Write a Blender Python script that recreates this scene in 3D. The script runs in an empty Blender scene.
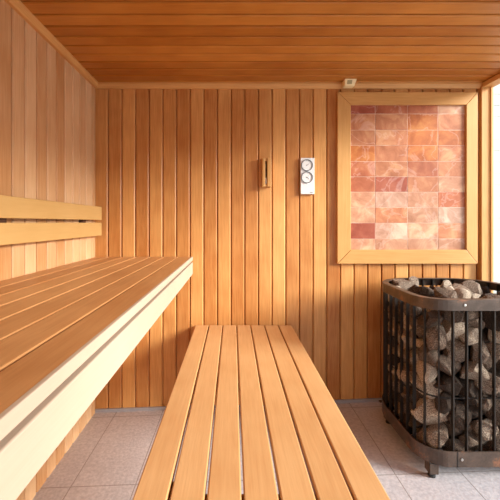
import bpy, bmesh, math, random
import numpy as np
from mathutils import Vector, Matrix
random.seed(7)
rng = np.random.RandomState(11)
scene = bpy.context.scene
C = scene.collection

# ------------------------------------------------------------------ layout (metres)
XL, XR = -0.913, 1.633          # side walls
YB, YF = 2.33, -0.62            # far wall, wall behind the camera
ZC = 2.18                       # ceiling
CAM = 1.26                      # eye height
PITCH = 0.091
SL = 0.0385                     # the tiled floor falls gently towards the left wall
def floor_z(x): return SL * (x - XL)

# ------------------------------------------------------------------ materials
def new_mat(name):
    m = bpy.data.materials.new(name); m.use_nodes = True
    nt = m.node_tree
    return m, nt, nt.nodes['Principled BSDF']
def N(nt, t, **kw):
    n = nt.nodes.new(t)
    for k, v in kw.items(): setattr(n, k, v)
    return n
def L(nt, a, b): nt.links.new(a, b)
def ramp(nt, fac, stops):
    r = N(nt, 'ShaderNodeValToRGB')
    el = r.color_ramp.elements
    while len(el) > 1: el.remove(el[-1])
    el[0].position = stops[0][0]; el[0].color = (*stops[0][1], 1)
    for p, c in stops[1:]:
        e = el.new(p); e.color = (*c, 1)
    L(nt, fac, r.inputs[0]); return r.outputs[0]
def math_(nt, op, a, b=0.0, c=None):
    n = N(nt, 'ShaderNodeMath', operation=op)
    for i, v in enumerate((a, b, c)):
        if v is None: continue
        if isinstance(v, (int, float)): n.inputs[i].default_value = v
        else: L(nt, v, n.inputs[i])
    return n.outputs[0]

def wood(name, axis, dark, light, rough=0.5, var=0.5, grain=1.0, bump=0.15, spec=0.35, knots=0.0):
    """planed timber; grain runs along `axis`; every board gets its own tone through the 'rnd' attribute"""
    m, nt, b = new_mat(name)
    tc = N(nt, 'ShaderNodeTexCoord')
    at = N(nt, 'ShaderNodeAttribute', attribute_name='rnd')
    oi = N(nt, 'ShaderNodeObjectInfo')
    rnd = math_(nt, 'ADD', at.outputs['Fac'], math_(nt, 'MULTIPLY', oi.outputs['Random'], 0.35))
    rnd = math_(nt, 'FRACT', rnd)
    comb = N(nt, 'ShaderNodeCombineXYZ')
    for i, k in enumerate((31.0, 17.0, 23.0)): L(nt, math_(nt, 'MULTIPLY', rnd, k), comb.inputs[i])
    add = N(nt, 'ShaderNodeVectorMath', operation='ADD'); L(nt, tc.outputs['Object'], add.inputs[0]); L(nt, comb.outputs[0], add.inputs[1])
    mp = N(nt, 'ShaderNodeMapping'); L(nt, add.outputs[0], mp.inputs[0])
    s = [1.0, 1.0, 1.0]; s['XYZ'.index(axis)] = 0.05
    mp.inputs['Scale'].default_value = s
    n1 = N(nt, 'ShaderNodeTexNoise'); n1.inputs['Scale'].default_value = 22; n1.inputs['Detail'].default_value = 4; n1.inputs['Distortion'].default_value = 0.6
    n2 = N(nt, 'ShaderNodeTexNoise'); n2.inputs['Scale'].default_value = 160; n2.inputs['Detail'].default_value = 3
    n3 = N(nt, 'ShaderNodeTexNoise'); n3.inputs['Scale'].default_value = 4.5; n3.inputs['Detail'].default_value = 2
    for n in (n1, n2): L(nt, mp.outputs[0], n.inputs[0])
    L(nt, add.outputs[0], n3.inputs[0])
    # growth rings: bands of the stretched noise
    rings = math_(nt, 'PINGPONG', math_(nt, 'MULTIPLY', n1.outputs[0], 6.0), 0.5)
    f = math_(nt, 'MULTIPLY_ADD', rings, 0.45 * grain, 0.0)
    f = math_(nt, 'ADD', f, math_(nt, 'MULTIPLY', math_(nt, 'SUBTRACT', n2.outputs[0], 0.5), 0.9 * grain))
    f = math_(nt, 'ADD', f, math_(nt, 'MULTIPLY', math_(nt, 'SUBTRACT', rnd, 0.5), var * 1.5))
    f = math_(nt, 'ADD', f, math_(nt, 'MULTIPLY', math_(nt, 'SUBTRACT', n3.outputs[0], 0.5), 0.7))
    f = math_(nt, 'ADD', f, 0.40)
    mix = ramp(nt, f, [(0.0, dark), (1.0, light)])
    L(nt, mix, b.inputs['Base Color'])
    b.inputs['Roughness'].default_value = rough
    b.inputs['Specular IOR Level'].default_value = spec
    if bump:
        bp = N(nt, 'ShaderNodeBump'); bp.inputs['Strength'].default_value = bump; bp.inputs['Distance'].default_value = 0.002
        L(nt, n2.outputs[0], bp.inputs['Height']); L(nt, bp.outputs[0], b.inputs['Normal'])
    return m
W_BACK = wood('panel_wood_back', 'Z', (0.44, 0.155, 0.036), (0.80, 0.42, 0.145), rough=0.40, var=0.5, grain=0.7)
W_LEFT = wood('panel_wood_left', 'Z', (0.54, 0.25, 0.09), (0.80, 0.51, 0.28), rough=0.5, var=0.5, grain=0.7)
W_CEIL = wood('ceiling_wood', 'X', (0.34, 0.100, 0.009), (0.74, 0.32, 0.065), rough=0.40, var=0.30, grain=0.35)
W_TRIMX = wood('trim_wood_x', 'X', (0.54, 0.24, 0.065), (0.78, 0.42, 0.15), var=0.2)
W_TRIMY = wood('trim_wood_y', 'Y', (0.54, 0.24, 0.065), (0.78, 0.42, 0.15), var=0.2)
W_TRIMZ = wood('trim_wood_z', 'Z', (0.54, 0.24, 0.065), (0.78, 0.42, 0.15), var=0.2)
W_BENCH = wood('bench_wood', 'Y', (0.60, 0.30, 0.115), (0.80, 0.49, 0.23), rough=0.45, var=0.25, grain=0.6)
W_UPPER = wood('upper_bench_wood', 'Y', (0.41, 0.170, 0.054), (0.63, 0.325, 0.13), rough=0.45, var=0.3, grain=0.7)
W_PALE = wood('pale_wood_y', 'Y', (0.57, 0.33, 0.11), (0.69, 0.43, 0.17), rough=0.5, var=0.15, grain=0.5)
W_PALEX = wood('frame_wood_x', 'X', (0.56, 0.27, 0.075), (0.75, 0.415, 0.15), rough=0.45, var=0.2, grain=0.8)
W_PALEZ = wood('frame_wood_z', 'Z', (0.56, 0.27, 0.075), (0.75, 0.415, 0.15), rough=0.45, var=0.2, grain=0.8)
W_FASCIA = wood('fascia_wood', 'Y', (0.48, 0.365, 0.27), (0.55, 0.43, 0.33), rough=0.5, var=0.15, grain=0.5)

def plain(name, col, rough=0.5, metal=0.0, spec=0.5, noise=0.0, nscale=30, bump=0.0):
    m, nt, b = new_mat(name)
    b.inputs['Roughness'].default_value = rough; b.inputs['Metallic'].default_value = metal
    b.inputs['Specular IOR Level'].default_value = spec
    tc = N(nt, 'ShaderNodeTexCoord')
    n = N(nt, 'ShaderNodeTexNoise'); n.inputs['Scale'].default_value = nscale; n.inputs['Detail'].default_value = 5
    L(nt, tc.outputs['Object'], n.inputs[0])
    lo = tuple(c * (1 - noise) for c in col); hi = tuple(min(1, c * (1 + noise)) for c in col)
    L(nt, ramp(nt, n.outputs[0], [(0.3, lo), (0.7, hi)]), b.inputs['Base Color'])
    if bump:
        bp = N(nt, 'ShaderNodeBump'); bp.inputs['Strength'].default_value = bump; bp.inputs['Distance'].default_value = 0.003
        L(nt, n.outputs[0], bp.inputs['Height']); L(nt, bp.outputs[0], b.inputs['Normal'])
    return m
M_WHITE = plain('white_enamel', (0.80, 0.79, 0.80), 0.35, noise=0.01)
M_DIAL = plain('dial_face', (0.84, 0.84, 0.84), 0.4, noise=0.02)
M_GREYRING = plain('grey_metal_ring', (0.16, 0.16, 0.17), 0.35, metal=0.6, noise=0.05)
M_BLACK = plain('black_print', (0.03, 0.03, 0.03), 0.5)
M_BASE = plain('grey_skirting', (0.36, 0.34, 0.36), 0.6, noise=0.06)
M_CREAM = plain('cream_plastic', (0.90, 0.74, 0.42), 0.45, noise=0.02)
M_OLIVE = plain('olive_grille', (0.40, 0.34, 0.16), 0.6, noise=0.1)
M_SAND = plain('white_sand', (0.85, 0.83, 0.80), 0.8, noise=0.03, nscale=400)
M_SLOT = plain('dark_slot_wood', (0.09, 0.03, 0.012), 0.7, noise=0.2)
M_CORE = plain('heater_steel', (0.035, 0.032, 0.03), 0.6, metal=0.4, noise=0.3)
M_RUBBER = plain('black_foot', (0.015, 0.015, 0.016), 0.5)
M_SCREW = plain('screw_steel', (0.55, 0.53, 0.50), 0.3, metal=0.9, noise=0.05)
M_GROUND = plain('outdoor_paving', (0.55, 0.54, 0.52), 0.8, noise=0.1, nscale=6)

def steel():
    m, nt, b = new_mat('rusty_painted_steel')
    tc = N(nt, 'ShaderNodeTexCoord')
    n = N(nt, 'ShaderNodeTexNoise'); n.inputs['Scale'].default_value = 14; n.inputs['Detail'].default_value = 7
    n2 = N(nt, 'ShaderNodeTexNoise'); n2.inputs['Scale'].default_value = 120; n2.inputs['Detail'].default_value = 4
    L(nt, tc.outputs['Object'], n.inputs[0]); L(nt, tc.outputs['Object'], n2.inputs[0])
    s = math_(nt, 'ADD', n.outputs[0], math_(nt, 'MULTIPLY', math_(nt, 'SUBTRACT', n2.outputs[0], 0.5), 0.35))
    L(nt, ramp(nt, s, [(0.35, (0.070, 0.048, 0.037)), (0.56, (0.11, 0.075, 0.058)), (0.62, (0.20, 0.095, 0.055)), (0.70, (0.26, 0.12, 0.07))]), b.inputs['Base Color'])
    b.inputs['Metallic'].default_value = 0.35; b.inputs['Roughness'].default_value = 0.42
    return m
M_STEEL = steel()
M_BAR = plain('dark_bar_steel', (0.020, 0.014, 0.011), 0.55, metal=0.0, spec=0.3, noise=0.25, nscale=40)

def stone_mat():
    m, nt, b = new_mat('sauna_stone')
    tc = N(nt, 'ShaderNodeTexCoord'); oi = N(nt, 'ShaderNodeObjectInfo')
    comb = N(nt, 'ShaderNodeCombineXYZ')
    for i, k in enumerate((13.0, 7.0, 19.0)): L(nt, math_(nt, 'MULTIPLY', oi.outputs['Random'], k), comb.inputs[i])
    add = N(nt, 'ShaderNodeVectorMath', operation='ADD'); L(nt, tc.outputs['Object'], add.inputs[0]); L(nt, comb.outputs[0], add.inputs[1])
    n = N(nt, 'ShaderNodeTexNoise'); n.inputs['Scale'].default_value = 14; n.inputs['Detail'].default_value = 8; n.inputs['Roughness'].default_value = 0.65
    n2 = N(nt, 'ShaderNodeTexNoise'); n2.inputs['Scale'].default_value = 90; n2.inputs['Detail'].default_value = 4
    for q in (n, n2): L(nt, add.outputs[0], q.inputs[0])
    s = math_(nt, 'ADD', math_(nt, 'MULTIPLY', n.outputs[0], 1.0), math_(nt, 'MULTIPLY', math_(nt, 'SUBTRACT', n2.outputs[0], 0.5), 0.2))
    s = math_(nt, 'ADD', s, math_(nt, 'MULTIPLY', math_(nt, 'SUBTRACT', oi.outputs['Random'], 0.5), 0.32))
    L(nt, ramp(nt, s, [(0.35, (0.026, 0.016, 0.011)), (0.47, (0.09, 0.058, 0.040)), (0.55, (0.19, 0.130, 0.095)), (0.63, (0.36, 0.27, 0.20)), (0.70, (0.62, 0.50, 0.38))]), b.inputs['Base Color'])
    b.inputs['Roughness'].default_value = 0.8; b.inputs['Specular IOR Level'].default_value = 0.25
    bp = N(nt, 'ShaderNodeBump'); bp.inputs['Strength'].default_value = 0.6; bp.inputs['Distance'].default_value = 0.004
    L(nt, n.outputs[0], bp.inputs['Height']); L(nt, bp.outputs[0], b.inputs['Normal'])
    return m
M_STONE = stone_mat()

def tile_mat():
    m, nt, b = new_mat('stone_floor_tile')
    tc = N(nt, 'ShaderNodeTexCoord')
    sep = N(nt, 'ShaderNodeSeparateXYZ'); L(nt, tc.outputs['Object'], sep.inputs[0])
    # 0.308 x 0.60 tiles
    def line(sock, off, pitch, w):
        u = math_(nt, 'DIVIDE', math_(nt, 'SUBTRACT', sock, off), pitch)
        fr = math_(nt, 'FRACT', math_(nt, 'ADD', u, 100.5))
        dist = math_(nt, 'ABSOLUTE', math_(nt, 'SUBTRACT', fr, 0.5))
        return math_(nt, 'LESS_THAN', dist, w / pitch / 2)
    j = math_(nt, 'MAXIMUM', line(sep.outputs[0], -0.77, 0.308, 0.0045), line(sep.outputs[1], 1.66, 0.60, 0.0045))
    n = N(nt, 'ShaderNodeTexNoise'); n.inputs['Scale'].default_value = 70; n.inputs['Detail'].default_value = 6
    n2 = N(nt, 'ShaderNodeTexNoise'); n2.inputs['Scale'].default_value = 3; n2.inputs['Detail'].default_value = 3
    for q in (n, n2): L(nt, tc.outputs['Object'], q.inputs[0])
    s = math_(nt, 'ADD', math_(nt, 'MULTIPLY', n.outputs[0], 0.7), math_(nt, 'MULTIPLY', n2.outputs[0], 0.3))
    col = ramp(nt, s, [(0.35, (0.46, 0.43, 0.455)), (0.65, (0.64, 0.60, 0.62))])
    mx = N(nt, 'ShaderNodeMix', data_type='RGBA'); L(nt, j, mx.inputs[0]); L(nt, col, mx.inputs[6]); mx.inputs[7].default_value = (0.31, 0.27, 0.26, 1)
    L(nt, mx.outputs[2], b.inputs['Base Color'])
    b.inputs['Roughness'].default_value = 0.6; b.inputs['Specular IOR Level'].default_value = 0.35
    bp = N(nt, 'ShaderNodeBump'); bp.inputs['Strength'].default_value = 0.5; bp.inputs['Distance'].default_value = 0.003
    L(nt, math_(nt, 'SUBTRACT', n.outputs[0], j), bp.inputs['Height']); L(nt, bp.outputs[0], b.inputs['Normal'])
    return m
M_TILE = tile_mat()

def salt_mat():
    m, nt, b = new_mat('pink_rock_salt')
    tc = N(nt, 'ShaderNodeTexCoord')
    at = N(nt, 'ShaderNodeAttribute', attribute_name='brick_tint')
    rn = N(nt, 'ShaderNodeAttribute', attribute_name='rnd')
    comb = N(nt, 'ShaderNodeCombineXYZ')
    for i, k in enumerate((9.0, 5.0, 14.0)): L(nt, math_(nt, 'MULTIPLY', rn.outputs['Fac'], k), comb.inputs[i])
    add = N(nt, 'ShaderNodeVectorMath', operation='ADD'); L(nt, tc.outputs['Object'], add.inputs[0]); L(nt, comb.outputs[0], add.inputs[1])
    n = N(nt, 'ShaderNodeTexNoise'); n.inputs['Scale'].default_value = 9; n.inputs['Detail'].default_value = 9; n.inputs['Roughness'].default_value = 0.62; n.inputs['Distortion'].default_value = 0.6
    v = N(nt, 'ShaderNodeTexNoise'); v.inputs['Scale'].default_value = 5; v.inputs['Detail'].default_value = 8; v.inputs['Distortion'].default_value = 0.8
    L(nt, add.outputs[0], n.inputs[0]); L(nt, add.outputs[0], v.inputs[0])
    vein = math_(nt, 'SUBTRACT', 1.0, math_(nt, 'MULTIPLY', math_(nt, 'ABSOLUTE', math_(nt, 'SUBTRACT', v.outputs[0], 0.5)), 45.0))
    vein = math_(nt, 'MULTIPLY', math_(nt, 'MAXIMUM', vein, 0.0), 0.22)
    mul = N(nt, 'ShaderNodeMix', data_type='RGBA', blend_type='MULTIPLY'); mul.inputs[0].default_value = 1.0
    L(nt, at.outputs['Color'], mul.inputs[6]); L(nt, ramp(nt, n.outputs[0], [(0.34, (0.72, 0.58, 0.50)), (0.5, (0.95, 0.88, 0.84)), (0.64, (1.14, 1.35, 1.35))]), mul.inputs[7])
    mx = N(nt, 'ShaderNodeMix', data_type='RGBA'); L(nt, vein, mx.inputs[0]); L(nt, mul.outputs[2], mx.inputs[6]); mx.inputs[7].default_value = (0.86, 0.66, 0.58, 1)
    L(nt, mx.outputs[2], b.inputs['Base Color'])
    b.inputs['Roughness'].default_value = 0.4; b.inputs['Specular IOR Level'].default_value = 0.4
    b.inputs['Subsurface Weight'].default_value = 0.0
    bp = N(nt, 'ShaderNodeBump'); bp.inputs['Strength'].default_value = 0.35; bp.inputs['Distance'].default_value = 0.004
    L(nt, n.outputs[0], bp.inputs['Height']); L(nt, bp.outputs[0], b.inputs['Normal'])
    return m
M_SALT = salt_mat()

def glass_mat():
    m, nt, b = new_mat('clear_window_glass')
    nt.nodes.remove(b)
    out = nt.nodes['Material Output']
    tr = N(nt, 'ShaderNodeBsdfTransparent'); tr.inputs[0].default_value = (0.96, 0.98, 0.97, 1)
    gl = N(nt, 'ShaderNodeBsdfGlossy'); gl.inputs['Roughness'].default_value = 0.02
    lw = N(nt, 'ShaderNodeLayerWeight'); lw.inputs[0].default_value = 0.5
    fac = math_(nt, 'MULTIPLY_ADD', math_(nt, 'POWER', lw.outputs['Facing'], 5.0), 0.6, 0.02)
    mx = N(nt, 'ShaderNodeMixShader'); L(nt, fac, mx.inputs[0]); L(nt, tr.outputs[0], mx.inputs[1]); L(nt, gl.outputs[0], mx.inputs[2])
    L(nt, mx.outputs[0], out.inputs[0])
    return m
M_GLASS = glass_mat()
def siding_mat():
    m, nt, b = new_mat('pale_boarded_render')
    tc = N(nt, 'ShaderNodeTexCoord'); n = N(nt, 'ShaderNodeTexNoise'); n.inputs['Scale'].default_value = 8
    L(nt, tc.outputs['Object'], n.inputs[0])
    L(nt, ramp(nt, n.outputs[0], [(0.3, (0.42, 0.42, 0.38)), (0.7, (0.47, 0.47, 0.43))]), b.inputs['Base Color'])
    b.inputs['Roughness'].default_value = 0.7
    return m
M_SIDING = siding_mat()

# ------------------------------------------------------------------ mesh helpers
def bm_new():
    bm = bmesh.new(); bm.faces.layers.float.new('rnd'); return bm
def add_box(bm, x0, x1, y0, y1, z0, z1, rnd=None, bevel=0.0, seg=2):
    t = bmesh.new()
    bmesh.ops.create_cube(t, size=1.0)
    for v in t.verts:
        v.co = Vector(((x0 + x1) / 2 + v.co.x * (x1 - x0), (y0 + y1) / 2 + v.co.y * (y1 - y0), (z0 + z1) / 2 + v.co.z * (z1 - z0)))
    if bevel:
        bmesh.ops.bevel(t, geom=list(t.edges), offset=bevel, segments=seg, affect='EDGES', profile=0.5)
    merge(bm, t, rnd)
def merge(bm, t, rnd=None, M=None):
    lay = bm.faces.layers.float['rnd']
    r = random.random() if rnd is None else rnd
    vm = {}
    for v in t.verts: vm[v] = bm.verts.new(M @ v.co if M else v.co)
    for f in t.faces:
        try: nf = bm.faces.new([vm[v] for v in f.verts])
        except ValueError: continue
        nf[lay] = r; nf.smooth = f.smooth
    t.free()
def add_cyl(bm, c, r, h, axis='Z', seg=24, rnd=0.5, r2=None, bevel=0.0):
    t = bmesh.new()
    bmesh.ops.create_cone(t, cap_ends=True, segments=seg, radius1=r, radius2=r if r2 is None else r2, depth=h)
    if bevel:
        ed = [e for e in t.edges if abs(abs(e.verts[0].co.z) - h/2) < 1e-6 and abs(e.verts[0].co.z - e.verts[1].co.z) < 1e-6]
        bmesh.ops.bevel(t, geom=ed, offset=bevel, segments=2, affect='EDGES', profile=0.5)
    M = Matrix.Translation(c)
    if axis == 'Y': M = M @ Matrix.Rotation(math.pi / 2, 4, 'X')
    if axis == 'X': M = M @ Matrix.Rotation(math.pi / 2, 4, 'Y')
    merge(bm, t, rnd, M)
def prism(bm, prof, p0, p1, mapf, rnd=None):
    """sweep a closed 2-D profile from p0 to p1; mapf(u, v, w) -> xyz"""
    t = bmesh.new()
    a = [t.verts.new(mapf(u, v, p0)) for u, v in prof]
    b = [t.verts.new(mapf(u, v, p1)) for u, v in prof]
    n = len(prof)
    for i in range(n): t.faces.new([a[i], a[(i + 1) % n], b[(i + 1) % n], b[i]])
    t.faces.new(a); t.faces.new(b)
    bmesh.ops.recalc_face_normals(t, faces=t.faces[:])
    merge(bm, t, rnd)
def obj(name, bm, mat, parent=None, smooth=False, origin=None):
    bmesh.ops.recalc_face_normals(bm, faces=bm.faces[:])
    me = bpy.data.meshes.new(name)
    if origin is not None:
        bmesh.ops.translate(bm, verts=bm.verts[:], vec=-Vector(origin))
    bm.to_mesh(me); bm.free()
    for m in (mat if isinstance(mat, (list, tuple)) else [mat]): me.materials.append(m)
    if smooth:
        for p in me.polygons: p.use_smooth = True
    o = bpy.data.objects.new(name, me); C.objects.link(o)
    if origin is not None: o.location = origin
    if parent is not None:
        o.parent = parent
        if origin is None: o.location = -Vector(parent_world(parent))
        else: o.location = Vector(origin) - Vector(parent_world(parent))
    return o
def parent_world(p):
    v = Vector(p.location)
    while p.parent: p = p.parent; v += Vector(p.location)
    return v
def thing(name, label, cat, loc, group=None):
    o = bpy.data.objects.new(name, None); C.objects.link(o)
    o.location = loc; o.empty_display_size = 0.05
    o['label'] = label; o['category'] = cat
    if group: o['group'] = group
    return o
def struct(name, bm, mat, parent=None, smooth=False):
    o = obj(name, bm, mat, parent, smooth)
    if parent is None: o['kind'] = 'structure'
    return o

# ------------------------------------------------------------------ the room shell
# a tongue-and-groove board seen end-on: face width PITCH with chamfers and a dark slot between boards
def board_prof(w, th=0.014, ch=0.0035, gap=0.0026, rch=0.0075):
    """shiplap board end-on: small arris on one edge, a wide chamfer on the other"""
    h = w / 2
    return [(-h + gap, 0.0), (-h + gap, th - 0.004), (-h + gap + ch, th), (h - gap - rch, th), (h - gap, th - 0.0065), (h - gap, 0.0)]
def panel_positions(a, b, first):
    k = first
    while k > a: k -= PITCH
    out = []
    while k < b:
        lo, hi = max(k, a), min(k + PITCH, b)
        if hi - lo > 0.012: out.append((lo, hi))
        k += PITCH
    return out
TH = 0.014
# back wall: vertical boards
bm = bm_new()
for lo, hi in panel_positions(XL - 0.02, XR + 0.06, -0.831):
    c = (lo + hi) / 2
    prism(bm, board_prof(hi - lo), -0.05, ZC, lambda u, v, w, c=c: (c + u, YB + TH - v, w))
add_box(bm, XL - 0.1, XR + 0.06, YB + TH, YB + 0.08, -0.08, ZC + 0.05, rnd=0.1)
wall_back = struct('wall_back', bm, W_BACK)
# left wall
bm = bm_new()
for lo, hi in panel_positions(YF, YB, YB - PITCH * 40 + 0.03):
    c = (lo + hi) / 2
    prism(bm, board_prof(hi - lo), -0.05, ZC, lambda u, v, w, c=c: (XL - TH + v, c + u, w))
add_box(bm, XL - 0.1, XL - TH, YF, YB + 0.08, -0.08, ZC + 0.05, rnd=0.1)
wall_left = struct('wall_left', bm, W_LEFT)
# ceiling: boards run left to right
bm = bm_new()
for lo, hi in panel_positions(YF, YB, 2.33 - PITCH * 30 - 0.047):
    c = (lo + hi) / 2
    prism(bm, board_prof(hi - lo, gap=0.0042, rch=0.009), XL - 0.02, XR + 0.06, lambda u, v, w, c=c: (w, c + u, ZC + TH - v))
add_box(bm, XL - 0.1, XR + 0.08, YF - 0.06, YB + 0.08, ZC + TH, ZC + 0.1, rnd=0.1)
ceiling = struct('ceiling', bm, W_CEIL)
# floor: a tiled slab with a slight fall
bm = bm_new()
t = bmesh.new(); bmesh.ops.create_cube(t, size=1.0)
for v in t.verts:
    x = XL - 0.1 if v.co.x < 0 else XR + 0.08
    y = YF - 0.06 if v.co.y < 0 else YB + 0.08
    v.co = Vector((x, y, floor_z(x) + (0 if v.co.z > 0 else -0.12)))
merge(bm, t, 0.5)
floor = struct('floor', bm, M_TILE)
# skirting strips
bm = bm_new()
t = bmesh.new(); bmesh.ops.create_cube(t, size=1.0)
for v in t.verts:
    x = XL if v.co.x < 0 else XR
    v.co = Vector((x, YB - 0.012 if v.co.y < 0 else YB + 0.002, floor_z(x) + (0.020 if v.co.z > 0 else -0.004)))
merge(bm, t, 0.5); struct('baseboard_back', bm, M_BASE)

# crown mouldings
cr = [(0, 0), (0.030, 0), (0.030, -0.010), (0.016, -0.033), (0, -0.033)]
bm = bm_new(); prism(bm, cr, XL, XR, lambda u, v, w: (w, YB - u, ZC + v), 0.5); struct('trim_1', bm, W_TRIMX)
bm = bm_new(); prism(bm, cr, YF, YB - 0.0302, lambda u, v, w: (XL + u, w, ZC + v), 0.4); struct('trim_2', bm, W_TRIMY)

# right side: corner post, head rail and sill round a big fixed pane
JY = 2.298
bm = bm_new()
add_box(bm, XR, XR + 0.075, JY, YB, floor_z(XR) - 0.02, ZC, rnd=0.6, bevel=0.002)
add_box(bm, XR, XR + 0.075, YF, YF + 0.06, floor_z(XR) - 0.02, ZC, rnd=0.4, bevel=0.002)
wr = struct('wall_right', bm, W_TRIMZ)
bm = bm_new()
w1 = struct('window_1', bm_new(), W_TRIMY)
bm = bm_new(); add_box(bm, XR + 0.002, XR + 0.075, YF + 0.06, JY, ZC - 0.034, ZC - 0.002, rnd=0.5, bevel=0.003); obj('head_rail', bm, W_TRIMY, w1)
bm = bm_new(); add_box(bm, XR + 0.002, XR + 0.075, YF + 0.06, JY, floor_z(XR) - 0.01, floor_z(XR) + 0.07, rnd=0.6, bevel=0.003); obj('sill_rail', bm, W_TRIMY, w1)
bm = bm_new()
for a, b in ((JY - 0.008, JY), (0.42, 0.46)):
    add_box(bm, XR + 0.056, XR + 0.072, a, b, floor_z(XR) + 0.07, ZC - 0.034, rnd=0.6, bevel=0.002)
obj('window_stile', bm, W_PALEZ, w1)
bm = bm_new(); add_box(bm, XR + 0.062, XR + 0.068, YF + 0.06, JY - 0.004, floor_z(XR) + 0.06, ZC - 0.04, rnd=0.6); obj('glass_pane', bm, M_GLASS, w1)

# wall behind the camera: boarded; glazed door added and widened for frontal light
DX0, DX1, DZ = 0.10, 1.42, 2.02
bm = bm_new()
for lo, hi in panel_positions(XL, XR, -0.831):
    c = (lo + hi) / 2
    z0 = DZ if (hi > DX0 and lo < DX1) else -0.05
    prism(bm, board_prof(hi - lo), z0, ZC, lambda u, v, w, c=c: (c + u, YF - TH + v, w))
add_box(bm, XL - 0.1, DX0, YF - 0.07, YF - TH, -0.1, ZC + 0.05, rnd=0.2)
add_box(bm, DX1, XR + 0.08, YF - 0.07, YF - TH, -0.1, ZC + 0.05, rnd=0.2)
add_box(bm, DX0, DX1, YF - 0.07, YF - TH, DZ, ZC + 0.05, rnd=0.2)
struct('wall_front', bm, W_BACK)
d1 = struct('fill_door', bm_new(), W_TRIMZ)
bm = bm_new()
add_box(bm, DX0 - 0.03, DX0 + 0.03, YF - 0.06, YF + 0.012, floor_z(DX0), DZ + 0.02, bevel=0.003)
add_box(bm, DX1 - 0.03, DX1 + 0.03, YF - 0.06, YF + 0.012, floor_z(DX1), DZ + 0.02, bevel=0.003)
add_box(bm, DX0 + 0.03, DX1 - 0.03, YF - 0.06, YF + 0.012, DZ - 0.04, DZ + 0.02, bevel=0.003)
obj('fill_door_frame', bm, W_TRIMZ, d1)
bm = bm_new(); add_box(bm, DX0 + 0.034, DX1 - 0.034, YF - 0.034, YF - 0.026, 0.10, DZ - 0.044); obj('fill_door_glass', bm, M_GLASS, d1)
bm = bm_new(); add_box(bm, DX0 + 0.07, DX0 + 0.10, YF - 0.026, YF + 0.03, 0.95, 1.35, bevel=0.008); obj('fill_door_handle', bm, W_PALEZ, d1)

# outside: paving and a pale boarded garden wall
bm = bm_new(); add_box(bm, -12, 14, -12, 16, -0.45, -0.25); struct('ground', bm, M_GROUND)
bm = bm_new()
z = -0.25
while z < 3.6:
    prism(bm, [(0, 0), (0.008, 0.0), (0.004, 0.140), (0, 0.140)], 2.1, 7.0, lambda u, v, w, z=z: (w, 4.4 - u, z + v)); z += 0.142
add_box(bm, 2.1, 7.0, 4.4, 4.55, -0.26, 3.62)
gw = obj('garden_wall', bm, M_SIDING)
gw['label'] = 'pale boarded outdoor wall seen through the window glass'; gw['category'] = 'wall'

# ------------------------------------------------------------------ benches
def slats(bm, x0, n, pitch, w, y0, y1, z1, th, bevel=0.004):
    for k in range(n):
        add_box(bm, x0 + k * pitch, x0 + k * pitch + w, y0, y1, z1 - th, z1, bevel=bevel)
# upper bench: front edge at -0.267, top at 1.033
UZ, UF = 1.033, -0.267
ub = thing('upper_bench', 'high slatted wooden bench along the left wall with a pale sunlit front board', 'bench', (-0.59, 1.0, 0.90))
bm = bm_new(); slats(bm, XL + 0.008, 7, 0.0915, 0.0850, -0.55, YB - 0.008, UZ, 0.025, 0.003)
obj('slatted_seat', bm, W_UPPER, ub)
bm = bm_new(); add_box(bm, UF - 0.0105, UF, -0.55, YB - 0.008, UZ - 0.025, UZ + 0.0003, rnd=0.5, bevel=0.002); obj('lit_front_edge', bm, W_FASCIA, ub)  # strip added on the front slat's edge, window light put into its pale colour
bm = bm_new(); add_box(bm, UF - 0.022, UF, -0.55, YB - 0.008, 0.917, 0.996, rnd=0.5, bevel=0.003); obj('front_board', bm, W_FASCIA, ub)
bm = bm_new(); add_box(bm, UF - 0.060, UF - 0.0345, -0.55, YB - 0.008, 0.935, 1.0075, rnd=0.1, bevel=0.002); obj('front_batten', bm, W_UPPER, ub)
bm = bm_new(); add_box(bm, XL + 0.0003, XL + 0.040, -0.55, YB - 0.008, 0.935, 1.0075, rnd=0.3, bevel=0.002); obj('rear_batten', bm, W_TRIMY, ub)
for y in (-0.30, 0.33, 0.96, 1.59, 2.22):
    bm = bm_new(); add_box(bm, XL + 0.041, UF - 0.051, y, y + 0.045, 0.94, 1.0075, bevel=0.003); obj('crosspiece', bm, W_TRIMX, ub)
# lower bench
LX0, LZ = -0.248, 0.580
lb = thing('lower_bench', 'low slatted wooden bench running from the far wall towards the camera', 'bench', (0.07, 1.0, 0.04))
bm = bm_new(); slats(bm, LX0, 7, 0.0917, 0.0855, -0.45, YB - 0.008, LZ, 0.028, 0.004)
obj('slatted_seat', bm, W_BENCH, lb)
for y in (-0.33, 0.27, 0.87, 1.49, 2.20):
    bm = bm_new(); add_box(bm, LX0 + 0.045, LX0 + 0.590, y, y + 0.045, LZ - 0.098, LZ - 0.0285, bevel=0.003); obj('crosspiece', bm, W_TRIMX, lb)
for x in (LX0 + 0.018, LX0 + 0.591):
    bm = bm_new(); add_box(bm, x, x + 0.026, -0.42, YB - 0.010, LZ - 0.110, LZ - 0.0285, bevel=0.003); obj('side_rail', bm, W_TRIMY, lb)
for x in (LX0 + 0.060, LX0 + 0.545):
    for y in (-0.284, 0.918, 2.15):
        bm = bm_new(); add_box(bm, x, x + 0.044, y, y + 0.044, floor_z(x + 0.022), LZ - 0.030, bevel=0.003); obj('leg', bm, W_TRIMZ, lb)
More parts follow.
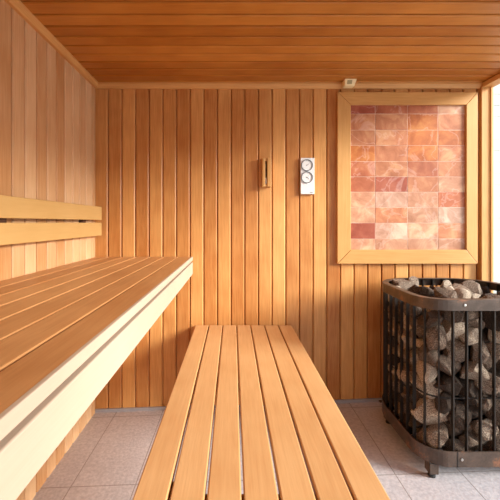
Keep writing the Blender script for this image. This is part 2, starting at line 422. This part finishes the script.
# backrest: two boards on spacers
br = thing('backrest', 'pair of long pale wooden boards fixed along the left wall above the bench', 'backrest', (XL, 1.0, 1.17))
for z0, z1 in ((1.276, 1.363), (1.174, 1.259)):
    bm = bm_new(); add_box(bm, XL + 0.027, XL + 0.050, -0.45, 2.303, z0, z1, bevel=0.004); obj('backrest_board', bm, W_PALE, br)
for y in (-0.13, 0.61, 1.35, 2.09):
    bm = bm_new(); add_box(bm, XL + 0.0005, XL + 0.0265, y - 0.022, y + 0.022, 1.19, 1.35, bevel=0.002); obj('spacer', bm, M_SLOT, br)

# ------------------------------------------------------------------ rock-salt panel
FX0, FX1, FZ0, FZ1 = 0.688, 1.612, 0.988, 2.119
IX0, IX1, IZ0, IZ1 = 0.776, 1.538, 1.080, 2.036
sp = thing('salt_panel', 'wall panel of pink and orange salt bricks in a wide mitred wooden frame', 'wall panel', (1.15, YB, FZ0))
ft = 0.026
def rail(name, pts, mat, cut):
    t = bmesh.new()
    f = [t.verts.new((x, YB - ft, z)) for x, z in pts]; g = [t.verts.new((x, YB - 0.0005, z)) for x, z in pts]
    t.faces.new(f); t.faces.new(g)
    for i in range(4): t.faces.new([f[i], f[(i + 1) % 4], g[(i + 1) % 4], g[i]])
    bmesh.ops.recalc_face_normals(t, faces=t.faces[:])
    bmesh.ops.bevel(t, geom=[e for e in t.edges], offset=0.0022, segments=2, affect='EDGES', profile=0.5)
    bm = bm_new(); merge(bm, t); obj(name, bm, mat, sp)
e = 0.0012
rail('frame_rail', [(FX0 + e, FZ1), (FX1 - e, FZ1), (IX1 - e, IZ1), (IX0 + e, IZ1)], W_PALEX, 0)
rail('frame_rail', [(FX0 + e, FZ0), (FX1 - e, FZ0), (IX1 - e, IZ0), (IX0 + e, IZ0)], W_PALEX, 0)
rail('frame_rail', [(FX0, FZ0 + e), (FX0, FZ1 - e), (IX0, IZ1 - e), (IX0, IZ0 + e)], W_PALEZ, 0)
rail('frame_rail', [(FX1, FZ0 + e), (FX1, FZ1 - e), (IX1, IZ1 - e), (IX1, IZ0 + e)], W_PALEZ, 0)
xs = [IX0 - 0.02, 0.942, 1.157, 1.359, IX1 + 0.02]
zs = [IZ1 + 0.02] + [CAM + (222.5 - y) / 151.0 for y in (113.8, 130, 145.4, 161.3, 176.7, 192, 207.3, 223, 238.8)] + [IZ0 - 0.02]
OR, PK, PL, RD, WH = (0.66, 0.215, 0.060), (0.56, 0.180, 0.085), (0.70, 0.37, 0.23), (0.42, 0.105, 0.058), (0.73, 0.46, 0.34)
P2 = (0.65, 0.27, 0.135)
tint = [[RD, PK, PK, PL], [P2, P2, OR, P2], [P2, P2, OR, OR], [OR, P2, OR, P2], [PK, P2, PK, P2], [PK, RD, P2, PL], [PL, WH, PL, PK], [PL, P2, PL, WH], [RD, WH, PL, P2], [PL, PL, PL, PL]]
bm = bm_new()
tl = bm.loops.layers.float_color.new('brick_tint')
lay = bm.faces.layers.float['rnd']
add_box(bm, IX0 - 0.03, IX1 + 0.03, YB - 0.0098, YB - 0.0005, IZ0 - 0.03, IZ1 + 0.03, rnd=0.5)
for f in bm.faces:
    for l in f.loops: l[tl] = (0.72, 0.50, 0.40, 1)
for r in range(10):
    for c in range(4):
        n0 = len(bm.faces)
        g = 0.0012
        d = random.uniform(-0.0008, 0.0008)
        add_box(bm, xs[c] + g, xs[c + 1] - g, YB - 0.011 + d, YB - 0.002, zs[r + 1] + g, zs[r] - g, bevel=0.0012)
        bm.faces.ensure_lookup_table()
        col = tint[r][c]; k = random.uniform(0.75, 0.90)
        for f in bm.faces[n0:]:
            for l in f.loops: l[tl] = (col[0] * k, col[1] * k, col[2] * k, 1)
obj('salt_brick_field', bm, M_SALT, sp)

# ------------------------------------------------------------------ thermometer and hygrometer on the wall
tx0, tx1, tz0, tz1 = 0.446, 0.538, 1.447, 1.687
th = thing('thermometer', 'white double-dial thermometer and hygrometer mounted on the boarded wall', 'thermometer', (0.492, YB, tz0))
bm = bm_new(); add_box(bm, tx0, tx1, YB - 0.020, YB - 0.0005, tz0, tz1, bevel=0.003, seg=3); obj('body', bm, M_WHITE, th)
for i, cz in enumerate((1.6375, 1.5575)):
    cx = 0.4875
    bm = bm_new()
    segs = 40
    t = bmesh.new()                                              # ring of square section
    prof = [(0.0385, 0.0), (0.0385, 0.005), (0.0335, 0.005), (0.0335, 0.0)]
    rings = []
    for k in range(segs):
        a = 2 * math.pi * k / segs
        rings.append([t.verts.new((cx + r * math.cos(a), YB - 0.0202 - h, cz + r * math.sin(a))) for r, h in prof])
    for k in range(segs):
        A, B = rings[k], rings[(k + 1) % segs]
        for q in range(4): t.faces.new([A[q], A[(q + 1) % 4], B[(q + 1) % 4], B[q]])
    merge(bm, t, 0.5)
    dial = obj('dial', bm, M_GREYRING, th)
    bm = bm_new(); add_cyl(bm, (cx, YB - 0.0212, cz), 0.0335, 0.0018, 'Y', 40); obj('dial_face', bm, M_DIAL, dial)
    bm = bm_new()
    for k in range(25):
        a = math.radians(-135 + 270 * k / 24) + math.pi / 2
        t = bmesh.new(); bmesh.ops.create_cube(t, size=1.0)
        ln = 0.005 if k % 4 == 0 else 0.0028
        M = Matrix.Translation((cx, YB - 0.0224, cz)) @ Matrix.Rotation(-a + math.pi / 2, 4, 'Y') @ Matrix.Translation((0, 0, 0.029 - ln / 2)) @ Matrix.Diagonal((0.0006, 0.0006, ln, 1))
        merge(bm, t, 0.5, M)
    obj('scale_marks', bm, M_GREYRING, dial)
    bm = bm_new()
    M = Matrix.Translation((cx, YB - 0.0232, cz)) @ Matrix.Rotation((0.9, 2.3)[i], 4, 'Y') @ Matrix.Translation((0, 0, 0.007)) @ Matrix.Diagonal((0.0016, 0.0008, 0.024, 1))
    t = bmesh.new(); bmesh.ops.create_cube(t, size=1.0); merge(bm, t, 0.5, M)
    add_cyl(bm, (cx, YB - 0.0235, cz), 0.003, 0.002, 'Y', 16); obj('needle', bm, M_BLACK, dial)
bm = bm_new()
for k, (a, b) in enumerate(((0.507, 0.511), (0.5125, 0.5165), (0.518, 0.522), (0.5235, 0.5275))):
    add_box(bm, a, b, YB - 0.0206, YB - 0.0200, 1.4565, 1.4605, rnd=0.5)
obj('maker_mark', bm, M_GREYRING, th)

# ------------------------------------------------------------------ sand timer
sx0, sx1, sz0, sz1 = 0.190, 0.252, 1.493, 1.683
st = thing('sand_timer', 'small wooden sand timer with white sand fixed to the wall boards', 'sand timer', (0.221, YB, sz0))
bm = bm_new()
add_box(bm, sx0, sx1, YB - 0.012, YB - 0.0005, sz0, sz1, bevel=0.003)
add_box(bm, sx0, sx0 + 0.021, YB - 0.042, YB - 0.012, sz0, sz1, rnd=0.7, bevel=0.004)
add_box(bm, sx0 + 0.034, sx1, YB - 0.042, YB - 0.012, sz0, sz1, rnd=0.6, bevel=0.004)
add_box(bm, sx0 + 0.021, sx0 + 0.034, YB - 0.034, YB - 0.012, sz0, sz0 + 0.018, rnd=0.6)
add_box(bm, sx0 + 0.021, sx0 + 0.034, YB - 0.034, YB - 0.012, sz1 - 0.018, sz1, rnd=0.6)
obj('holder', bm, W_PALEZ, st)
bm = bm_new(); add_box(bm, sx0 + 0.0212, sx0 + 0.0338, YB - 0.014, YB - 0.0122, sz0 + 0.0182, sz1 - 0.0182); obj('slot_back', bm, M_SLOT, st)
cx = sx0 + 0.0275
def lathe(bm, prof, cx, cy, seg=16):
    t = bmesh.new(); rows = []
    for r, z in prof: rows.append([t.verts.new((cx + r * math.cos(2 * math.pi * k / seg), cy + r * math.sin(2 * math.pi * k / seg), z)) for k in range(seg)])
    for a, b in zip(rows, rows[1:]):
        for k in range(seg): t.faces.new([a[k], a[(k + 1) % seg], b[(k + 1) % seg], b[k]]).smooth = True
    t.faces.new(rows[0]); t.faces.new(rows[-1]); merge(bm, t, 0.5)
zm = (sz0 + sz1) / 2 - 0.012
bm = bm_new(); lathe(bm, [(0.004, sz0 + 0.019), (0.0058, sz0 + 0.026), (0.0058, zm - 0.02), (0.001, zm), (0.0058, zm + 0.02), (0.0058, sz1 - 0.028), (0.004, sz1 - 0.019)], cx, YB - 0.026)
gt = obj('glass_tube', bm, M_GLASS, st)
bm = bm_new(); lathe(bm, [(0.003, sz0 + 0.020), (0.0052, sz0 + 0.027), (0.0052, zm - 0.026), (0.002, zm - 0.019)], cx, YB - 0.026); obj('sand', bm, M_SAND, gt)

# ------------------------------------------------------------------ little box under the ceiling
cs = thing('ceiling_sensor', 'small cream box fixed under the ceiling above the salt panel frame', 'sensor', (0.75, 2.25, ZC))
bm = bm_new()
t = bmesh.new(); bmesh.ops.create_cube(t, size=1.0)
for v in t.verts:
    low = v.co.z < 0
    v.co = Vector((0.714 + (0.078 if v.co.x > 0 else 0) - (0.010 if low and v.co.x > 0 else 0) + (0.004 if low and v.co.x < 0 else 0), (2.235 if not low else 2.250) if v.co.y < 0 else 2.298, ZC - (0.040 if low else 0.0005)))
bmesh.ops.bevel(t, geom=list(t.edges), offset=0.003, segments=2, affect='EDGES', profile=0.5)
merge(bm, t, 0.5); obj('housing', bm, M_CREAM, cs)
bm = bm_new()
t = bmesh.new(); bmesh.ops.create_cube(t, size=1.0)
for v in t.verts: v.co = Vector((0.732 + (0.030 if v.co.x > 0 else 0), (2.2375 if v.co.z > 0 else 2.2455) + (0.001 if v.co.y > 0 else -0.002), ZC - (0.031 if v.co.z < 0 else 0.010)))
merge(bm, t, 0.5); obj('grille', bm, M_OLIVE, cs)

# ------------------------------------------------------------------ stove
SX0, SX1, SY0, SY1, RF, RB = 0.874, 1.572, 1.600, 2.250, 0.13, 0.25
BZ0, BZ1, TZ0, TZ1 = 0.142, 0.212, 0.856, 0.906
def rrect(inset, n=10):
    x0, x1, y0, y1 = SX0 + inset, SX1 - inset, SY0 + inset, SY1 - inset
    f, b = RF - inset, RB - inset; pts = []
    for cx, cy, a0, r in ((x1 - f, y0 + f, -90, f), (x1 - b, y1 - b, 0, b), (x0 + b, y1 - b, 90, b), (x0 + f, y0 + f, 180, f)):
        for k in range(n + 1):
            a = math.radians(a0 + 90 * k / n); pts.append((cx + r * math.cos(a), cy + r * math.sin(a)))
    return pts
def band(bm, prof):
    """prof: closed list of (inset, z); swept round the rounded square"""
    t = bmesh.new(); cols = []
    for ins, z in prof: cols.append([t.verts.new((x, y, z)) for x, y in rrect(ins)])
    n = len(cols[0]); m = len(prof)
    for i in range(m):
        A, B = cols[i], cols[(i + 1) % m]
        for k in range(n): t.faces.new([A[k], A[(k + 1) % n], B[(k + 1) % n], B[k]])
    merge(bm, t, 0.5)
stv = thing('sauna_stove', 'tall dark steel cage stove with rounded corners beside the window, filled with stones', 'stove', (1.22, 1.92, floor_z(1.22)))
bm = bm_new(); band(bm, [(0, TZ0), (0, TZ1 - 0.002), (0.002, TZ1), (0.034, TZ1), (0.034, TZ1 - 0.004), (0.004, TZ1 - 0.004), (0.004, TZ0)]); tb = obj('top_band', bm, M_STEEL, stv)
bm = bm_new(); band(bm, [(-0.002, BZ0), (-0.002, BZ1 - 0.001), (0.003, BZ1), (0.003, BZ0 + 0.004), (0.06, BZ0 + 0.004), (0.06, BZ0)])
for y in np.arange(SY0 + 0.07, SY1 - 0.05, 0.045):
    add_box(bm, SX0 + 0.035, SX1 - 0.035, y, y + 0.02, BZ0 + 0.004, BZ0 + 0.010, rnd=0.5)
bb = obj('base_band', bm, M_STEEL, stv)
def perim_points(inset, step):
    pts = rrect(inset, 24); P = [Vector(p) for p in pts]; P.append(P[0])
    cum = [0]
    for a, b in zip(P, P[1:]): cum.append(cum[-1] + (b - a).length)
    total = cum[-1]; n = round(total / step); out = []
    for k in range(n):
        s = (k + 0.21) * total / n; i = max(j for j in range(len(cum) - 1) if cum[j] <= s)
        d = (P[i + 1] - P[i]).normalized(); out.append((P[i] + d * (s - cum[i]), d))
    return out
for p, d in perim_points(0.0052, 0.0625):
    t = bmesh.new(); bmesh.ops.create_cube(t, size=1.0)
    ang = math.atan2(d.y, d.x)                 # tangent; inward normal is +90 deg
    M = Matrix.Translation((p.x, p.y, 0)) @ Matrix.Rotation(ang, 4, 'Z') @ Matrix.Translation((0, 0.008, (BZ0 + TZ1) / 2)) @ Matrix.Diagonal((0.0055, 0.016, TZ1 - BZ0 - 0.016, 1))
    bm = bm_new(); merge(bm, t, 0.5, M); obj('bar', bm, M_BAR, stv, origin=(p.x, p.y, BZ0))
for z in (0.44,):
    bm = bm_new(); band(bm, [(0.026, z), (0.026, z + 0.006), (0.031, z + 0.006), (0.031, z)]); obj('hoop', bm, M_BAR, stv)
# screws and the seam of the base band
for x, z, y in ((1.045, 0.177, SY0 - 0.003), (1.060, 0.882, SY0 - 0.001)):
    bm = bm_new(); add_cyl(bm, (x, y, z), 0.006, 0.005, 'Y', 14, bevel=0.001); obj('screw', bm, M_SCREW, bb if z < 0.5 else tb)
bm = bm_new(); add_box(bm, 1.0245, 1.0275, SY0 - 0.0035, SY0 - 0.001, BZ0, BZ1, rnd=0.5); obj('seam', bm, M_RUBBER, bb)
# feet
for x, y, sy in ((0.932, 1.622, 1), (0.925, 2.060, -1), (1.515, 1.622, 1), (1.500, 2.060, -1)):
    zf = floor_z(x)
    bm = bm_new()
    add_box(bm, x - 0.020, x + 0.020, y - 0.003, y + 0.003, zf + 0.022, BZ0 - 0.0005, rnd=0.5, bevel=0.001)
    add_box(bm, x - 0.020, x - 0.015, y + 0.003, y + 0.045, zf + 0.022, BZ0 - 0.0005, rnd=0.5, bevel=0.001)
    add_box(bm, x - 0.015, x + 0.020, y + 0.003, y + 0.045, zf + 0.022, zf + 0.027, rnd=0.5)
    lg = obj('leg', bm, M_STEEL, stv)
    bm = bm_new(); add_cyl(bm, (x, y + 0.02, zf + 0.007), 0.017, 0.014, 'Z', 20, bevel=0.002); add_cyl(bm, (x, y + 0.02, zf + 0.018), 0.006, 0.010, 'Z', 12); obj('foot_pad', bm, M_RUBBER, lg)
# the heater core among the stones
KX0, KX1, KY0, KY1, KZ1 = 1.035, 1.410, 1.750, 2.110, 0.76
bm = bm_new()
add_box(bm, KX0, KX1, KY0, KY1, BZ0 + 0.012, KZ1 - 0.03, rnd=0.5, bevel=0.01)
for k in range(5):
    x = KX0 + 0.04 + k * 0.0625
    add_box(bm, x - 0.006, x + 0.006, KY0 + 0.03, KY1 - 0.03, KZ1 - 0.03, KZ1, rnd=0.5, bevel=0.004)
obj('heater_core', bm, M_CORE, stv)

# ------------------------------------------------------------------ stones: settled by a small ball simulation, then rendered as broken rock
def inside_push(P, R, ins):
    """keep balls inside the rounded square"""
    x0, x1, y0, y1 = SX0 + ins, SX1 - ins, SY0 + ins, SY1 - ins
    P[:, 0] = np.clip(P[:, 0], x0 + R, x1 - R); P[:, 1] = np.clip(P[:, 1], y0 + R, y1 - R)
    for sx in (-1, 1):
        for sy, r in ((-1, RF - ins), (1, RB - ins)):
            cx = x0 + r if sx < 0 else x1 - r; cy = y0 + r if sy < 0 else y1 - r
            dx, dy = P[:, 0] - cx, P[:, 1] - cy
            m = (dx * sx > 0) & (dy * sy > 0)
            d = np.hypot(dx, dy); lim = np.maximum(r - R, 0.001)
            k = m & (d > lim)
            P[k, 0] = cx + dx[k] / d[k] * lim[k]; P[k, 1] = cy + dy[k] / d[k] * lim[k]
def settle(n, seed):
    g = np.random.RandomState(seed)
    R = g.choice([0.030, 0.036, 0.042, 0.047, 0.054], n, p=[.20, .26, .26, .18, .10]) * g.uniform(1.02, 1.12, n)
    P = np.empty((n, 3))
    P[:, 0] = g.uniform(SX0 + .07, SX1 - .07, n); P[:, 1] = g.uniform(SY0 + .07, SY1 - .07, n); P[:, 2] = g.uniform(0.2, 1.25, n)
    kc = np.array([(KX0 + KX1) / 2, (KY0 + KY1) / 2]); kh = np.array([(KX1 - KX0) / 2, (KY1 - KY0) / 2])
    for it in range(560):
        P[:, 2] -= 0.002 if it < 420 else 0.0004
        for _ in range(3):
            D = P[:, None, :] - P[None, :, :]; d = np.sqrt((D ** 2).sum(2)) + np.eye(n)
            S = (R[:, None] + R[None, :]) * 1.0; o = np.where(d < S, (S - d), 0.0); np.fill_diagonal(o, 0)
            P += (D / d[:, :, None] * o[:, :, None]).sum(1) * 0.35
            # core
            q = P[:, :2] - kc; pen = kh + R[:, None] * 0.9 - np.abs(q); hit = (pen[:, 0] > 0) & (pen[:, 1] > 0)
            zpen = KZ1 + R * 0.9 - P[:, 2]; hit &= zpen > 0
            for i in np.where(hit)[0]:
                c = [pen[i, 0], pen[i, 1], zpen[i]]; a = int(np.argmin(c))
                if a == 2: P[i, 2] += c[2] * 0.5
                else: P[i, a] += c[a] * (1 if q[i, a] > 0 else -1)
            inside_push(P, R, 0.028)
            P[:, 2] = np.maximum(P[:, 2], BZ0 + 0.012 + R)
    return P, R
def rock_mesh(seed):
    g = random.Random(seed)
    t = bmesh.new(); bmesh.ops.create_icosphere(t, subdivisions=3, radius=1.0)
    cuts = []
    for _ in range(g.randint(11, 16)):
        v = Vector((g.gauss(0, 1), g.gauss(0, 1), g.gauss(0, 1))).normalized(); cuts.append((v, g.uniform(0.52, 0.80)))
    from mathutils import noise
    off = Vector((seed * 3.1, seed * 1.7, seed * 0.9))
    for v in t.verts:
        p = v.co.copy()
        for nrm, dd in cuts:
            s = p.dot(nrm) - dd
            if s > 0: p -= nrm * s
        p *= 1.0 + 0.06 * noise.noise(p * 2.2 + off) + 0.025 * noise.noise(p * 6 + off)
        v.co = Vector((p.x * 1.24, p.y * 1.05, p.z * 0.98)) * 1.3
    me = bpy.data.meshes.new('stone'); t.to_mesh(me); t.free(); me.materials.append(M_STONE)
    for p in me.polygons: p.use_smooth = True
    try: me.set_sharp_from_angle(angle=math.radians(17))
    except Exception: pass
    return me
NST = 299
P, R = settle(NST, 3)
order = np.argsort(P[:, 2])
rocks = [rock_mesh(k) for k in range(16)]
for idx, i in enumerate(order):
    x, y, z = P[i]; r = R[i]
    if z + r > 0.925: continue                              # none lie above the rim
    o = bpy.data.objects.new('stone', rocks[idx % 16]); C.objects.link(o)
    o.location = (x, y, z); o.scale = (r, r, r)
    o.rotation_euler = (random.uniform(-.5, .5), random.uniform(-.5, .5), random.uniform(0, 6.28)) if random.random() < .5 else (random.uniform(0, 6.28), random.uniform(0, 6.28), random.uniform(0, 6.28))
    o['category'] = 'stone'
    if z > 0.80: lab, grp = 'grey-brown broken stone heaped in the open top of the stove', 'stones in the open top of the stove'
    else:
        lev = 'upper' if z > 0.62 else ('middle' if z > 0.40 else 'lowest')
        dl, df, dr, db = x - SX0, y - SY0, SX1 - x, SY1 - y
        k = min((dl, 'left'), (df, 'front'), (dr, 'window'), (db, 'rear'))[1]
        lab = 'rough grey stone behind the %s bars of the stove, in the %s third' % (k, lev)
        grp = 'stones behind the %s bars, %s third' % (k, lev)
    o['label'] = lab; o['group'] = grp

# ------------------------------------------------------------------ light
w = bpy.data.worlds.new('World'); scene.world = w; w.use_nodes = True
nt = w.node_tree; bg = nt.nodes['Background']
tc = N(nt, 'ShaderNodeTexCoord'); sep = N(nt, 'ShaderNodeSeparateXYZ'); L(nt, tc.outputs['Generated'], sep.inputs[0])
col = ramp(nt, math_(nt, 'MULTIPLY_ADD', sep.outputs[2], 0.5, 0.5), [(0.45, (0.62, 0.60, 0.58)), (0.52, (0.95, 0.95, 0.95)), (0.75, (0.72, 0.84, 1.0)), (1.0, (0.50, 0.68, 1.0))])
L(nt, col, bg.inputs[0]); bg.inputs[1].default_value = 2.0
sun = bpy.data.lights.new('sun', 'SUN'); sun.energy = 9.5; sun.angle = math.radians(22); sun.color = (1.0, 0.95, 0.90)
so = bpy.data.objects.new('sun', sun); C.objects.link(so)
E = math.radians(20); az = Vector((-0.915, 0.40, 0)).normalized()
dirv = Vector((az.x * math.cos(E), az.y * math.cos(E), -math.sin(E)))
so.rotation_euler = dirv.to_track_quat('-Z', 'Y').to_euler(); so.location = (6, -2, 3)
def portal(loc, rot, sx, sy):
    l = bpy.data.lights.new('window_portal', 'AREA'); l.shape = 'RECTANGLE'; l.size = sx; l.size_y = sy; l.cycles.is_portal = True
    o = bpy.data.objects.new('window_portal', l); C.objects.link(o); o.location = loc; o.rotation_euler = rot
portal((XR + 0.09, (YF + JY) / 2, (ZC + .1) / 2), (0, math.pi / 2, 0), ZC - 0.1, JY - YF)
portal(((DX0 + DX1) / 2, YF - 0.08, DZ / 2), (-math.pi / 2, 0, 0), DX1 - DX0, DZ)

# ------------------------------------------------------------------ camera
cam = bpy.data.cameras.new('camera'); co = bpy.data.objects.new('camera', cam); C.objects.link(co)
co.location = (0, 0, CAM); co.rotation_euler = (math.pi / 2, 0, 0)
cam.sensor_width = 36; cam.lens = 36 * 350 / 500
cam.shift_x = 17 / 500; cam.shift_y = -27.5 / 500; cam.clip_start = 0.02
scene.camera = co
vs = scene.view_settings
scene.display_settings.display_device = 'sRGB'
vs.view_transform = 'Standard'; vs.look = 'None'; vs.gamma = 1.0; vs.use_curve_mapping = False; vs.exposure = 0.0
